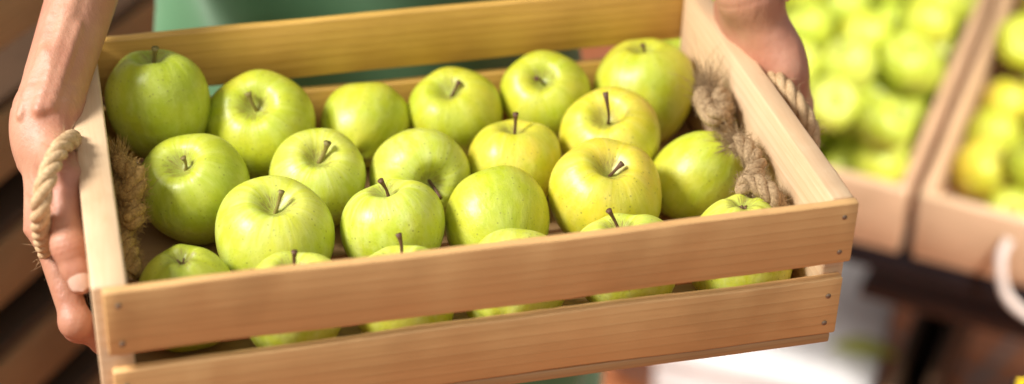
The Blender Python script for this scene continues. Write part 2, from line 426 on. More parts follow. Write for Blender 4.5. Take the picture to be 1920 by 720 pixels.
# ------------------------------------------------------------------ apples
def apple_mesh(seed, nu=56, nv=40, dip=.36, dw=.27, bdip=.17, tall=.99, lobes=.042, taper=.13):
    rg = np.random.default_rng(seed); ph = rg.uniform(0, 6.28, 8); lo = lobes*rg.uniform(.6, 1.3)
    V = []; 
    ts = [math.pi*(i/nv) for i in range(nv+1)]
    skew = rg.normal(0, .055, 2); ez = rg.uniform(.97, 1.03)
    for i, t_ in enumerate(ts):
        if i in (0, nv): ring = 1
        else: ring = nu
        for k in range(ring):
            a = 2*math.pi*k/nu
            z = math.cos(t_); rho = math.sin(t_)
            rho = rho**.86
            rr = rho*(1+taper*(z-.1)-.02)
            z *= tall
            w5 = math.cos(5*a+ph[0])*.6+math.cos(3*a+ph[1])*.35+math.cos(2*a+ph[2])*.5
            rr *= 1+lo*w5*(.4+.6*max(0, -math.cos(t_)))*rho
            top = math.exp(-(rho/dw)**2/.9); bot = math.exp(-(rho/.24)**2)
            if math.cos(t_) > 0: z -= dip*top; z += lo*1.3*w5*rho*max(0, math.cos(t_))
            else: z += bdip*bot; z += -.035*math.cos(5*a+ph[0])*math.exp(-((rho-.42)/.22)**2)
            x = rr*math.cos(a); y = rr*math.sin(a)
            z += .03*math.sin(1.3*x+ph[3])*y
            x += skew[0]*z; y += skew[1]*z
            z += .045*math.sin(a+ph[5])*rho**2*(1 if math.cos(t_) > 0 else .3)+.012*math.sin(4*x+ph[6])*math.sin(4*y+ph[7])
            V.append((x, y, z))
    F = []
    idx = lambda i, k: 0 if i == 0 else (1+(i-1)*nu+(k % nu) if i < nv else 1+(nv-1)*nu)
    for i in range(nv):
        for k in range(nu):
            if i == 0: F.append((0, idx(1, k), idx(1, k+1)))
            elif i == nv-1: F.append((idx(i, k), idx(nv, 0), idx(i, k+1)))
            else: F.append((idx(i, k), idx(i+1, k), idx(i+1, k+1), idx(i, k+1)))
    return V, F
# key: (centre px, py, radius px, rim-frame height of centre), dip px, stem tip px or None, end up, material, label, extras
AP = [
 ('A1', 297, 200, 99, -0.037, (293, 124), (291, 90), 'ap_green', 'tall green apple in the back left corner, half in the shadow of the arm', dict(tall=1.12, dip=.30)),
 ('A2', 490, 244, 106, -0.063, (487, 212), (465, 174), 'ap_mid', 'large green apple with brown rays round its stem, second from left in back row', dict(dip=.34)),
 ('A3', 683, 236, 85, -0.072, 'away', None, 'ap_mid', 'stemless looking apple in the back row, third from the left', {}),
 ('A4', 857, 217, 89, -0.071, (850, 180), (861, 153), 'ap_mid', 'yellow green apple with a kinked stem, fourth from left in back row', dict(dip=.36)),
 ('A5', 1026, 187, 86, -0.066, (1019, 160), (1005, 147), 'ap_mid', 'green apple with a hooked stem beside the freckled corner one', dict(dip=.36)),
 ('A6', 1206, 176, 97, -0.067, (1203, 112), (1205, 84), 'ap_mid', 'large freckled green apple in the back right corner beside the upper rope knot', dict(tall=1.04)),
 ('B1', 369, 359, 107, -0.067, (355, 320), (343, 295), 'ap_green', 'big green apple with a short brown stem next to the left rope knot', dict(dip=.36)),
 ('B2', 594, 342, 93, -0.068, (601, 308), (614, 267), 'ap_lime', 'pale apple with a long green stem leaning right, behind the big front left one', dict(dip=.40, tall=1.0)),
 ('B3', 781, 329, 95, -0.07, (803, 346), (824, 372), 'ap_lime', 'apple lying with its dark stem hollow turned down and forwards', dict(dip=.38)),
 ('B4', 963, 316, 90, -0.072, (963, 260), (967, 212), 'ap_yel', 'pale yellow apple with a thin upright brown stem in the centre right of the crate', dict(dip=.3)),
 ('B5', 1145, 270, 98, -0.068, (1135, 234), (1135, 173), 'ap_yel', 'deep yellow apple with the longest dark upright stem', dict(dip=.38, tall=1.0)),
 ('C1', 515, 452, 115, -0.065, (526, 398), (528, 358), 'ap_lime', 'biggest pale green apple, near the front left behind the upper slat', dict(dip=.36, tall=.98)),
 ('C2', 738, 437, 101, -0.066, (722, 362), (713, 338), 'ap_lime', 'round green apple with a thin stem leaning left, right of the biggest pale one', dict(dip=.26)),
 ('C3', 934, 423, 102, -0.069, 'away', None, 'ap_mid', 'smooth round yellow green apple with no stem in view in the front middle', {}),
 ('C4', 1135, 375, 110, -0.065, (1143, 326), (1167, 306), 'ap_yel', 'large pale apple with a stubby stem in a deep hollow by the ribbed one', dict(dip=.40, tall=.98)),
 ('C5', 1310, 332, 88, -0.072, (1352, 268), None, 'ap_mid', 'ribbed apple lying on its side against the lower right rope knot', dict(tall=1.06, lobes=.05, bdip=.2, flip=True)),
 ('D1', 350, 556, 98, -0.072, (350, 497), None, 'ap_green', 'small green apple showing a brown blossom end in the front left corner', dict(flip=True, bdip=.26, cal=1.5)),
 ('D2', 552, 578, 104, -0.066, (552, 497), (552, 471), 'ap_lime', 'apple just showing top and stem between front slat and the biggest pale one', {}),
 ('D3', 758, 566, 104, -0.07, (743, 476), (747, 438), 'ap_lime', 'front row apple showing only a long blurred stem and a sliver of its top', {}),
 ('D4', 962, 536, 104, -0.067, 'away', None, 'ap_lime', 'front row apple showing only a stemless crescent above the middle of the slat', {}),
 ('D5', 1175, 502, 104, -0.068, (1160, 424), (1141, 394), 'ap_lime', 'front row apple whose dark stem leans left over the front slat', {}),
 ('D6', 1388, 470, 104, -0.069, (1388, 385), None, 'ap_lime', 'pale lime apple with reddish brown flecks on its top in the front right corner', dict(flip=True, bdip=.2, cal=.8)),
]
def stem_mesh(base, tip, r, bend, n=9):
    base, tip = np.array(base), np.array(tip); b = np.array(bend)
    pts = []; rad = []
    for i in range(n):
        f = i/(n-1); pts.append(base+(tip-base)*f+b*math.sin(math.pi*f)); rad.append(r*(1.15-.35*math.sin(math.pi*min(1, f*1.1))+(.55 if f > .93 else .18 if f > .8 else 0)))
    m = MB(); m.tube(pts, rad, 10); return m
for ai, (key, cu, cv, rp, z, dp, tip, mat, lab, ex) in enumerate(AP):
    ex = dict(ex); flip = ex.pop('flip', False); cal = ex.pop('cal', 1.)
    C0 = P(cu, cv, z); D = depth(C0); Rm = rp*D/FPX
    if dp == 'away': ac = np.array([.15, -.80, .58]) if key != 'C3' else np.array([-.25, -.72, .62])
    else:
        d = np.array([(dp[0]-cu)/rp, (dp[1]-cv)/rp])/(.66 if not flip else .74)
        q = np.linalg.norm(d)
        if q > .93: d *= .93/q; q = .93
        ac = np.array([d[0], d[1], -math.sqrt(1-q*q)])
    ac /= np.linalg.norm(ac); aw = M.T@ac
    V, F = apple_mesh(100+ai, **ex)
    zdir = -aw if flip else aw
    body_k = 1.0
    qrot = Vector(tuple(zdir)).to_track_quat('Z', 'Y')
    mat4 = Matrix.Translation(W(C0)) @ qrot.to_matrix().to_4x4() @ Matrix.Rotation(ai*1.7, 4, 'Z')
    root = empty('apple', label=lab, cat='apple', group='green apples in the held crate')
    root.matrix_world = mat4
    me = [tuple(Rm*c/1.0*.985 for c in v) for v in V]
    # flesh keeps unit-size coordinates so that skin marks scale with the fruit
    body = mk('flesh', V, F, M_[mat], root); body.scale = (Rm*1.0,)*3
    inv = mat4.inverted()
    if tip and not flip:
        # stem root on the floor of the hollow
        zb = max(V[0][2], .3); bl = Vector((V[0][0]*Rm, V[0][1]*Rm, (zb-.03)*Rm)); bw = mat4 @ bl
        bwl = np.array([bw.x, bw.y, bw.z-ZW]); Db = depth(bwl)
        pc = np.array([(tip[0]-960)/FPX, (tip[1]-360)/FPX, 1.])*(Db-(.026 if key == 'B5' else .009))
        tw = M.T@pc+CAM; tl = inv @ W(tw)
        k = np.linalg.norm(np.array(tl)-np.array(bl))
        bend = rng.normal(0, .05, 3)*k
        if key in ('A5', 'B5', 'A4'): bend = bend+np.array([.12, .05, .03])*k
        S = stem_mesh(bl, tl, .0013 if key not in ('A2', 'B2', 'A1') else .0017, bend)
        S.build('stem', M_['stem' if key in ('A1', 'A2', 'B2', 'B1', 'C1') else 'stem_dark'], root)
    elif key in ('A3', 'C3', 'D4'):
        S = stem_mesh((0, 0, .5*Rm), (.1*Rm, .05*Rm, .95*Rm), .0013, (.0008, 0, 0)); S.build('stem', M_['stem_dark'], root)
    # blossom end sepals
    m = MB(); zb = V[-1][2]
    for k in range(5):
        a = k*1.2566+.3; o = np.array([math.cos(a), math.sin(a)])
        pts = [(V[-1][0]+o[0]*.03, V[-1][1]+o[1]*.03, zb-.005), (V[-1][0]+o[0]*.075*cal, V[-1][1]+o[1]*.075*cal, zb-.05), (V[-1][0]+o[0]*.12*cal, V[-1][1]+o[1]*.12*cal, zb-.035-.03*math.sin(k*2.3))]
        m.tube([np.array(p)*Rm for p in pts], [.028*Rm, .024*Rm, .006*Rm], 5)
    m.build('calyx', M_['calyx'], root)

# ------------------------------------------------------------------ person: body by distance field
def cap(p, a, b, ra, rb):
    a = np.array(a, np.float32); b = np.array(b, np.float32); ab = b-a; L2 = float(ab@ab)
    h = np.clip(((p-a)@ab)/L2, 0, 1)
    return np.linalg.norm(p-a-h[:, None]*ab, axis=1)-(ra+(rb-ra)*h)
def ell(p, c, r, rot=None):
    q = p-np.array(c, np.float32)
    if rot is not None: q = q@np.array(rot, np.float32)
    r = np.array(r, np.float32); k0 = np.linalg.norm(q/r, axis=1); k1 = np.linalg.norm(q/(r*r), axis=1)
    return k0*(k0-1)/np.maximum(k1, 1e-9)
def smin(a, b, k):
    h = np.clip(.5+.5*(b-a)/k, 0, 1); return b*(1-h)+a*h-k*h*(1-h)
def nets(fn, lo, hi, h):
    """surface nets of fn over the box, evaluated only in blocks near the surface"""
    lo = np.array(lo, float); n = (np.ceil((np.array(hi)-lo)/h/4)).astype(int)
    bc = np.stack(np.meshgrid(*[(np.arange(q)*4+1.5)*h for q in n], indexing='ij'), -1).reshape(-1, 3)+lo
    Fc = np.concatenate([fn(c.astype(np.float32)) for c in np.array_split(bc, max(1, len(bc)//200000))])
    near = np.abs(Fc) < 5.5*h
    sub = np.stack(np.meshgrid(*[np.arange(4)]*3, indexing='ij'), -1).reshape(-1, 3)
    bi = np.stack(np.unravel_index(np.nonzero(near)[0], n), -1)
    pts = (bi[:, None, :]*4+sub[None]).reshape(-1, 3)
    vals = np.concatenate([fn((lo+c*h).astype(np.float32)) for c in np.array_split(pts, max(1, len(pts)//200000))])
    F = np.repeat(np.repeat(np.repeat(Fc.reshape(n), 4, 0), 4, 1), 4, 2).astype(np.float32)
    F[pts[:, 0], pts[:, 1], pts[:, 2]] = vals
    N = F.shape; s = F < 0
    cs = [s[i:N[0]-1+i, j:N[1]-1+j, k:N[2]-1+k] for i in (0, 1) for j in (0, 1) for k in (0, 1)]
    cnt = sum(c.astype(np.int8) for c in cs); act = (cnt > 0) & (cnt < 8)
    A = np.argwhere(act); acc = np.zeros((len(A), 3)); num = np.zeros(len(A))
    offs = [(i, j, k) for i in (0, 1) for j in (0, 1) for k in (0, 1)]
    for o in offs:
        for ax in range(3):
            if o[ax] == 1: continue
            o2 = list(o); o2[ax] = 1
            a = F[A[:, 0]+o[0], A[:, 1]+o[1], A[:, 2]+o[2]]; b = F[A[:, 0]+o2[0], A[:, 1]+o2[1], A[:, 2]+o2[2]]
            m = (a < 0) != (b < 0); t_ = np.where(m, a/np.where(m, a-b, 1), 0)
            q = np.tile(np.array(o, float), (len(A), 1)); q[:, ax] += t_
            acc += q*m[:, None]; num += m
    Vv = lo+(A+acc/num[:, None])*h
    idx = -np.ones(act.shape, int); idx[tuple(A.T)] = np.arange(len(A))
    faces = []
    for ax in range(3):
        sl = [slice(1, N[q]-1) for q in range(3)]; sl[ax] = slice(0, N[ax]-1)
        sl2 = list(sl); sl2[ax] = slice(1, N[ax])
        a = s[tuple(sl)]; b = s[tuple(sl2)]; E = np.argwhere(a != b)
        off = np.array([sl[q].start for q in range(3)]); E = E+off
        flip = s[tuple(E.T)]
        u, v = (ax+1) % 3, (ax+2) % 3
        du = np.zeros(3, int); du[u] = 1; dv = np.zeros(3, int); dv[v] = 1
        q = np.stack([idx[tuple((E-du-dv).T)], idx[tuple((E-dv).T)], idx[tuple(E.T)], idx[tuple((E-du).T)]], 1)
        q[~flip] = q[~flip][:, ::-1]
        faces.append(q[(q >= 0).all(1)])
    return Vv, np.concatenate(faces)

def chain(p, pts, rads, k=.004):
    d = None
    for i in range(len(pts)-1):
        c = cap(p, pts[i], pts[i+1], rads[i], rads[i+1]); d = c if d is None else smin(d, c, k)
    return d
def hand_field(side):
    """side +1: the hand at the left of the picture; -1: at the right"""
    A = np.array
    if side > 0:
        wr = P(93, 188, .006); elb = A([.072, .43, .135]); fm = P(118, 60, .062)
        n_out = A([-1., 0, 0]); ac = A([.10, .80, -.58])
        imcp = P(88, 430, -.052); ipip = P(143, 604, -.096); idip = P(182, 634, -.117)+A([.004, 0, 0]); itip = idip+A([.020, .004, -.001])
        tc = P(100, 255, -.012); tm = P(120, 338, -.006); ti = P(130, 462, -.032); tt = P(151, 526, -.050)
    else:
        wr = P(1408, -22, .046); elb = A([.475, .44, .165]); fm = P(1355, -160, .085)
        n_out = A([1., 0, 0]); ac = A([-.05, .80, -.58])
        imcp = P(1492, 205, -.040); ipip = P(1512, 330, -.090); idip = A([.468, .125, -.121]); itip = A([.446, .128, -.1215])
        tc = P(1442, 62, .014); tm = P(1462, 135, -.016); ti = P(1470, 215, -.050); tt = P(1478, 270, -.075)
    ac /= np.linalg.norm(ac)
    dn = imcp-wr; dn /= np.linalg.norm(dn); nb_ = np.cross(ac, dn); nb_ /= np.linalg.norm(nb_)
    if nb_@n_out < 0: nb_ = -nb_
    # metacarpals and fingers
    mc = []; fing = []
    lens = [(0, .0), (.0205, .003), (.040, -.001), (.057, -.010)]
    rr = [.0094, .0097, .0092, .0080]
    for i, (o, l) in enumerate(lens):
        m0 = wr+ac*(o*.62-.006)+dn*.012; m1 = imcp+ac*o+dn*l*.6+nb_*(-.001*i)
        mc.append((m0, m1, .0135, .0125-.0008*i))
        pp = ipip+ac*o*.95+dn*l; dd = idip+ac*o*.92+dn*l; tt_ = itip+ac*o*.90+dn*l
        fing.append(([m1, pp, dd, tt_], [rr[i]*1.12, rr[i]*1.0, rr[i]*.88, rr[i]*.78]))
    pc = (wr+imcp)/2+ac*.026
    R_ = np.stack([ac, dn, nb_], 1)
    wrr = .0145 if side > 0 else .0168
    du = (elb-wr)/np.linalg.norm(elb-wr)
    nu_ = nb_-du*(nb_@du); nu_ /= np.linalg.norm(nu_)
    def f(p):
        # forearm: two bones side by side plus muscle, oval at the wrist
        w2 = ac*.012
        d = cap(p, wr-w2*.5, elb-w2, wrr, .021); d = smin(d, cap(p, wr+w2*1.1, elb+w2*1.6, wrr, .024), .02); d = smin(d, cap(p, wr+w2*.3, elb+w2*.3, wrr, .024), .02)
        d = smin(d, cap(p, wr*.45+elb*.55, elb, .022, .036), .03)
        # palm
        pal = ell(p, pc-nb_*.002, (.038, .050, .0135), R_)
        for a, b, ra, rb in mc: pal = smin(pal, cap(p, a, b, ra, rb), .010)
        # thenar
        pal = smin(pal, cap(p, tc, tm, .0135, .0125), .010)
        d = smin(d, pal, .014)
        if side > 0: d = smin(d, ell(p, P(58, 262, -.016), (.012, .022, .020)), .018)
        else: d = smin(d, ell(p, P(1466, 118, -.006), (.013, .026, .020)), .018)
        # tendons on the back of the hand, wrist bone, veins
        for i, (a, b, ra, rb) in enumerate(mc[:3]):
            d = smin(d, cap(p, a+nb_*(ra-.0016), b+nb_*(rb-.0004), .0024, .0028), .005)
        d = smin(d, ell(p, wr+nb_*.012+ac*.018+dn*-.008, (.010, .010, .008)), .008)
        d = smin(d, cap(p, wr-ac*.016-dn*.03, tc-ac*.009, .004, .004), .008)
        acp = ac-du*(ac@du); acp /= np.linalg.norm(acp); Le = np.linalg.norm(elb-wr)
        def S(t_, ang, up=.0004): return wr-w2*.5*(1+t_/Le)+du*t_+(math.cos(ang)*-acp+math.sin(ang)*nu_)*(wrr+(.021-wrr)*t_/Le+up)
        d = smin(d, chain(p, [S(.17, 1.1), S(.12, .95), S(.085, .55), S(.055, .85), S(.02, .75), S(-.02, 1.0, .002)], [.0027, .0027, .0026, .0027, .0026, .0022], .002), .0030)
        d = smin(d, chain(p, [S(.085, .55), S(.06, .30), S(.03, .18)], [.0020, .0022, .0018], .002), .0026)
        d = smin(d, cap(p, S(.05, -.45, 0.), S(-.012, -.30, .001), .0030, .0034), .0040)
        d = smin(d, cap(p, S(.07, .02, -.0012), S(-.016, .10, .001), .0034, .0036), .0045)
        v0 = wr-ac*.006+nu_*.0190+du*.11; v1 = wr-ac*.012+nu_*.0160+du*.06; v2 = wr-ac*.004+nu_*.0160+du*.02; v3 = wr+ac*.002+nb_*.0165+dn*.045
        d = smin(d, chain(p, [v1, v2, v3], [.0030, .0030, .0026], .002), .004)
        fs = None
        for pts, rads in fing:
            c = chain(p, pts, rads, .004)
            for q, r_ in ((pts[1], rads[1]), (pts[2], rads[2])): c = smin(c, np.linalg.norm(p-q-nb_*.001, axis=1)-r_*.99, .006)
            fs = c if fs is None else smin(fs, c, .0016)
        d = smin(d, fs, .005)
        th = chain(p, [tm, ti, tt], [.0118, .0105, .0088], .004)
        th = smin(th, ell(p, ti, (.0116, .0116, .0116)), .003)
        th = smin(th, ell(p, (ti*.35+tt*.65), (.0098, .0098, .0098)), .004)
        # creases over the thumb joint
        td = (tt-ti)/np.linalg.norm(tt-ti); s_ = (p-ti)@td.astype(np.float32)
        th = th+.0005*np.exp(-(s_/.0012)**2)+.0004*np.exp(-((s_-.0035)/.001)**2)+.0004*np.exp(-((s_+.0035)/.001)**2)
        d = smin(d, th, .003)
        s2 = (p-wr)@dn.astype(np.float32)
        d = d+.0004*np.exp(-((s2-.004)/.0015)**2)+.00035*np.exp(-((s2+.006)/.0014)**2)
        return d
    pts = A([wr, elb, imcp, ipip+ac*.05, idip+ac*.05, itip+ac*.05, tt, tc, itip, imcp+ac*.055, wr+nb_*.03])
    # clip the fine part inside the sleeve end at the elbow
    return f, pts.min(0)-.045, pts.max(0)+.045, dict(wr=wr, elb=elb, tt=tt, ti=ti, ac=ac, nb=nb_, dn=dn)

TX = .2385; TY = .47            # torso axis
parts_v = []; parts_f = []; off = 0; info = {}
sh = {1: np.array([TX-.185, TY+.01, .43]), -1: np.array([TX+.185, TY+.01, .43])}
for sd in (1, -1):
    f, lo, hi, inf = hand_field(sd); info[sd] = inf
    Vv, Ff = nets(f, lo, hi, .0014)
    parts_v.append(Vv); parts_f.append(Ff+off); off += len(Vv)
def torso(p, g=0.):
    d = ell(p, (TX, TY, .30), (.142+g, .105+g, .24+g))
    d = smin(d, ell(p, (TX, TY, .05), (.135+g, .100+g, .20+g)), .06)
    d = smin(d, ell(p, (TX, TY+.01, -.10), (.145+g, .105+g, .16+g)), .06)
    d = smin(d, cap(p, sh[1]-[0, 0, .0], sh[-1], .060+g, .060+g), .05)
    return d
def upper(p, sd, g=0.):
    return cap(p, sh[sd], info[sd]['elb'], .052+g, .041+g)
def legs(p, g=0.):
    d = None
    for s in (-1, 1):
        h_ = (TX+s*.065, TY+.01, -.15); k_ = (TX+s*.10, TY+.02, -.52); a_ = (TX+s*.11, TY+.05, -.92)
        c = smin(cap(p, h_, k_, .072+g, .056+g), cap(p, k_, a_, .058+g, .040+g), .03)
        d = c if d is None else smin(d, c, .01)
    return d
HC = np.array([TX, TY-.02, .68])
def body(p):
    d = smin(torso(p), legs(p), .04)
    for s in (1, -1): d = smin(d, upper(p, s), .03)
    d = smin(d, cap(p, (TX, TY+.01, .45), HC+[0, .02, -.05], .056, .052), .03)
    d = smin(d, ell(p, HC, (.075, .095, .112)), .02)
    d = smin(d, ell(p, HC+[0, -.055, -.055], (.045, .04, .045)), .02)
    d = smin(d, cap(p, HC+[0, -.09, .012], HC+[0, -.108, -.022], .008, .013), .008)
    for s in (-1, 1):
        d = smin(d, ell(p, HC+[s*.077, .005, -.008], (.008, .02, .031)), .004)
        e = ell(p, HC+[s*.031, -.098, .014], (.017, .012, .011)); d = np.maximum(d, -e+.0)
        d = smin(d, ell(p, HC+[s*.031, -.084, .014], (.014, .011, .010)), .002)
        d = smin(d, ell(p, (TX+s*.11, TY+.0, -.955), (.04, .10, .032)), .03)
    d = smin(d, cap(p, HC+[-.018, -.088, -.048], HC+[.018, -.088, -.048], .0075, .0075), .004)
    return d
Vv, Ff = nets(body, (TX-.30, TY-.21, -.995), (TX+.30, TY+.20, .84), .008)
parts_v.append(Vv); parts_f.append(Ff+off)
Vb = np.concatenate(parts_v); Fb = np.concatenate(parts_f)
bme = bpy.data.meshes.new('person'); bme.from_pydata((Vb+[0, 0, ZW]).tolist(), [], Fb.tolist()); bme.update()
bme.polygons.foreach_set('use_smooth', [True]*len(bme.polygons)); bme.materials.append(M_['skin'])
person = bpy.data.objects.new('person', bme); col.objects.link(person)
tag(person, 'person in a green apron holding the crate at both ends with bare hands', 'person')
def clothes(name, fn, lo, hi, h, mat):
    Vv, Ff = nets(fn, lo, hi, h)
    o = mk(name, Vv+[0, 0, ZW], Ff.tolist(), mat, person); return o
def shirt_f(p):
    d = torso(p, .010)
    for s in (1, -1):
        e = info[s]['elb']; q = sh[s]+(e-sh[s])*.80
        d = smin(d, cap(p, sh[s], q, .066, .058), .03)
    d = smin(d, cap(p, (TX, TY+.01, .44), (TX, TY, .52), .066, .06), .03)
    fold = .004*np.sin(p[:, 2]*60+6*np.sin(p[:, 0]*25))
    return np.maximum(np.maximum(d+fold, p[:, 2]-.535), -.14-p[:, 2])
clothes('shirt', shirt_f, (TX-.32, TY-.22, -.16), (TX+.32, TY+.2, .56), .007, M_['shirt'])
def trous_f(p):
    d = smin(legs(p, .012), ell(p, (TX, TY+.01, -.10), (.140, .110, .14)), .04)
    return np.maximum(np.maximum(d+.003*np.sin(p[:, 2]*70+5*np.sin(p[:, 0]*30)), p[:, 2]+.10), -.93-p[:, 2])
clothes('trousers', trous_f, (TX-.3, TY-.2, -.96), (TX+.3, TY+.22, -.06), .008, M_['trousers'])
for s in (-1, 1):
    def shoe_f(p, s=s):
        d = smin(ell(p, (TX+s*.11, TY-.005, -.955), (.048, .125, .044)), cap(p, (TX+s*.11, TY+.05, -.94), (TX+s*.11, TY+.05, -.90), .05, .047), .03)
        return np.maximum(d, -.998-p[:, 2])
    clothes('shoe', shoe_f, (TX+s*.11-.07, TY-.15, -1.01), (TX+s*.11+.07, TY+.13, -.84), .006, M_['shoe'])
def hair_f(p):
    d = ell(p, HC+[0, .012, .022], (.084, .104, .108))
    return np.maximum(d+.002*np.sin(p[:, 0]*240+p[:, 2]*60), -(p-np.array(HC, np.float32))@np.array([0, .75, .66], np.float32)+.012)
clothes('hair', hair_f, HC-.14, HC+.15, .005, M_['hair'])
# apron: a wrapped sheet with soft folds
def apron():
    nu, nv = 90, 110; V = []; F = []
    for j in range(nv+1):
        z = .34-.96*j/nv
        low = max(0., min(1., (-.06-z)/.35)); hw = .163+.052*low; bib = max(0., min(1., (z-.10)/.2))
        amax = math.radians(98-46*bib)
        for i in range(nu+1):
            a = -amax+2*amax*i/nu
            x = TX+hw*math.sin(a); y = TY-.010-(.118+.02*low)*math.cos(a)
            fo = .006*math.sin(7*a+2.2*math.sin(z*9)+1)+.004*low*math.sin(14*a+2)+.002*math.sin(z*38+5*a)
            V.append((x+fo*math.sin(a), y-fo*math.cos(a)-.002, z+ZW))
    for j in range(nv):
        for i in range(nu): F.append((j*(nu+1)+i, j*(nu+1)+i+1, (j+1)*(nu+1)+i+1, (j+1)*(nu+1)+i))
    o = mk('apron', V, F, M_['apron'], person)
    md = o.modifiers.new('thickness', 'SOLIDIFY'); md.thickness = .0016; md.offset = 0
apron()
m = MB(); m.tube(smooth_path([(TX-.11, TY-.085, .335+ZW), (TX-.085, TY-.02, .50+ZW), (TX, TY+.075, .525+ZW), (TX+.085, TY-.02, .50+ZW), (TX+.11, TY-.085, .335+ZW)], 40), .006, 8)
m.build('apron_strap', M_['apron'], person)
# thumbnail at the visible thumb tip
def nail_on(inf, nrm):
    tt, ti = inf['tt'], inf['ti']; d = (tt-ti)/np.linalg.norm(tt-ti)
    n_ = np.array(nrm, float); n_ -= d*(n_@d); n_ /= np.linalg.norm(n_); w = np.cross(d, n_)
    V = []; F = []; nu, nv = 14, 12; c = tt-d*.001
    for j in range(nv+1):
        for i in range(nu+1):
            a = (i/nu*2-1)*.95; f = j/nv*2-1
            wid = math.sqrt(max(0, 1-max(0, f)**3.2))*(1-.12*max(0, -f))
            aa = a*wid
            V.append(c+d*(f*.0078)+w*math.sin(aa)*.0092+n_*(math.cos(aa)*.0104-.0012*f*f))
    for j in range(nv):
        for i in range(nu): F.append((j*(nu+1)+i, j*(nu+1)+i+1, (j+1)*(nu+1)+i+1, (j+1)*(nu+1)+i))
    o = mk('fingernail', np.array(V)+[0, 0, ZW], F, M_['nail_skin'], person)
    md = o.modifiers.new('thickness', 'SOLIDIFY'); md.thickness = .0006
to_cam = lambda X: (CAM-X)/np.linalg.norm(CAM-X)
nail_on(info[1], to_cam(info[1]['tt'])*.8+np.array([-.1, -.3, .3]))

# ------------------------------------------------------------------ background apples (coarser meshes)
BGM = []
for i in range(4):
    V, F = apple_mesh(300+i, nu=28, nv=20)
    me = bpy.data.meshes.new('apple'); me.from_pydata(V, [], F); me.update(); me.polygons.foreach_set('use_smooth', [True]*len(me.polygons))
    me.materials.append(M_[('ap_mid', 'ap_lime', 'ap_green', 'ap_yel')[i]]); BGM.append(me)
def bg_apple(wp, r, rot, k, label, group):
    o = bpy.data.objects.new('apple', BGM[k]); col.objects.link(o); o.location = wp; o.scale = (r, r, r); o.rotation_euler = rot
    tag(o, label, 'apple', group); return o

def bg_crate(name, O, yaw, tilt, w, d, h, label, matx, maty, slats=1, th=.011, group=None):
    """O: front right or left top corner frame origin; local x width, y depth, z up (rim at 0)"""
    r = empty(name, label=label, cat='crate', group=group)
    r.matrix_world = Matrix.Translation(O) @ Matrix.Rotation(yaw, 4, 'Z') @ Matrix.Rotation(tilt, 4, 'X')
    gh = h/slats
    for yy in (th/2, d-th/2):
        for s in range(slats):
            hh = gh-(.014 if slats > 1 else 0); zc = -gh*s-hh/2
            add_board('slat', matx, r, (0, yy, zc), (w, yy, zc), (0, 0, hh), (0, th, 0), wob=.0008, n=8, seed=s+int(yy*100))
    for xx in (th/2, w-th/2):
        add_board('end_panel', maty, r, (xx, th+.0003, -h/2), (xx, d-th-.0003, -h/2), (0, 0, h-.001), (th, 0, 0), wob=.0008, n=8, seed=int(xx*100))
    add_board('base_board', maty, r, (w/2, .002, -h-.006), (w/2, d-.002, -h-.006), (w-.004, 0, 0), (0, 0, .009), n=4)
    return r
def fill(r, w, d, h, n, rad, label, group, mats, top=.0, seed=0, zbot=None):
    """drop apples into the crate frame by simple relaxation"""
    rg = np.random.default_rng(seed); mw = r.matrix_world
    zb = -h+.0
    X = np.stack([rg.uniform(rad, w-rad, n), rg.uniform(rad, d-rad, n), rg.uniform(zb+rad, top, n)], 1); rr = rad*rg.uniform(.92, 1.08, n)
    for it in range(260):
        D = X[:, None]-X[None]; dist = np.linalg.norm(D, axis=2)+np.eye(n); ov = np.maximum(0, rr[:, None]+rr[None]-dist)*(1-np.eye(n))
        X += (D/dist[..., None]*ov[..., None]*.25).sum(1); X[:, 2] -= .0012*(1-it/260)
        X[:, 0] = np.clip(X[:, 0], rr+.011, w-rr-.011); X[:, 1] = np.clip(X[:, 1], rr+.011, d-rr-.011); X[:, 2] = np.maximum(X[:, 2], zb+rr)
    for i in range(n):
        wp = mw @ Vector(tuple(X[i])); bg_apple(wp, float(rr[i]), tuple(rg.uniform(-.9, .9, 2))+(rg.uniform(0, 6.28),), mats[int(rg.integers(0, len(mats)))], label, group)

YAW = math.radians(-38); TI = math.radians(11)
ex = np.array([math.cos(YAW), math.sin(YAW), 0]); ey = np.array([-math.sin(YAW)*math.cos(TI), math.cos(YAW)*math.cos(TI), math.sin(TI)])
def ray_at(u, v, dist):
    d = M.T@np.array([(u-960)/FPX, (v-360)/FPX, 1.]); return CAM+d/np.linalg.norm(d)*dist
O2 = ray_at(1722, 366, 2.05)
O1 = O2-ex*.372-ey*.0
cr1 = bg_crate('wooden_crate', W(O1), YAW, TI, .36, .46, .085, 'blurred pine crate brim full of bright green apples behind the right hand', M_['wood_bg'], M_['wood_bgy'])
cr2 = bg_crate('wooden_crate', W(O2), YAW, TI, .36, .46, .085, 'blurred pine crate with a white rope handle, cut by the right edge', M_['wood_bg'], M_['wood_bgy'])
fill(cr1, .36, .46,   .085, 112, .031, 'bright green apple in the blurred heap behind the right hand', 'apples heaped in the crate behind the right hand', (1, 2, 0, 2), top=.12, seed=3)
fill(cr2, .36, .46, .085, 36, .0315, 'yellow apple in the shaded blurred crate at the right edge', 'apples in the crate at the right edge', (0, 0, 3, 0), top=.0, seed=5)
for c_ in (cr2,):
    m = MB(); m.tube(smooth_path([(.10, -.001, -.03), (.098, -.02, -.045), (.115, -.032, -.085), (.16, -.034, -.105), (.21, -.032, -.09), (.23, -.02, -.045), (.228, -.001, -.03)], 50), .0058, 10)
    m.build('rope_handle', M_['rope_w'], c_)
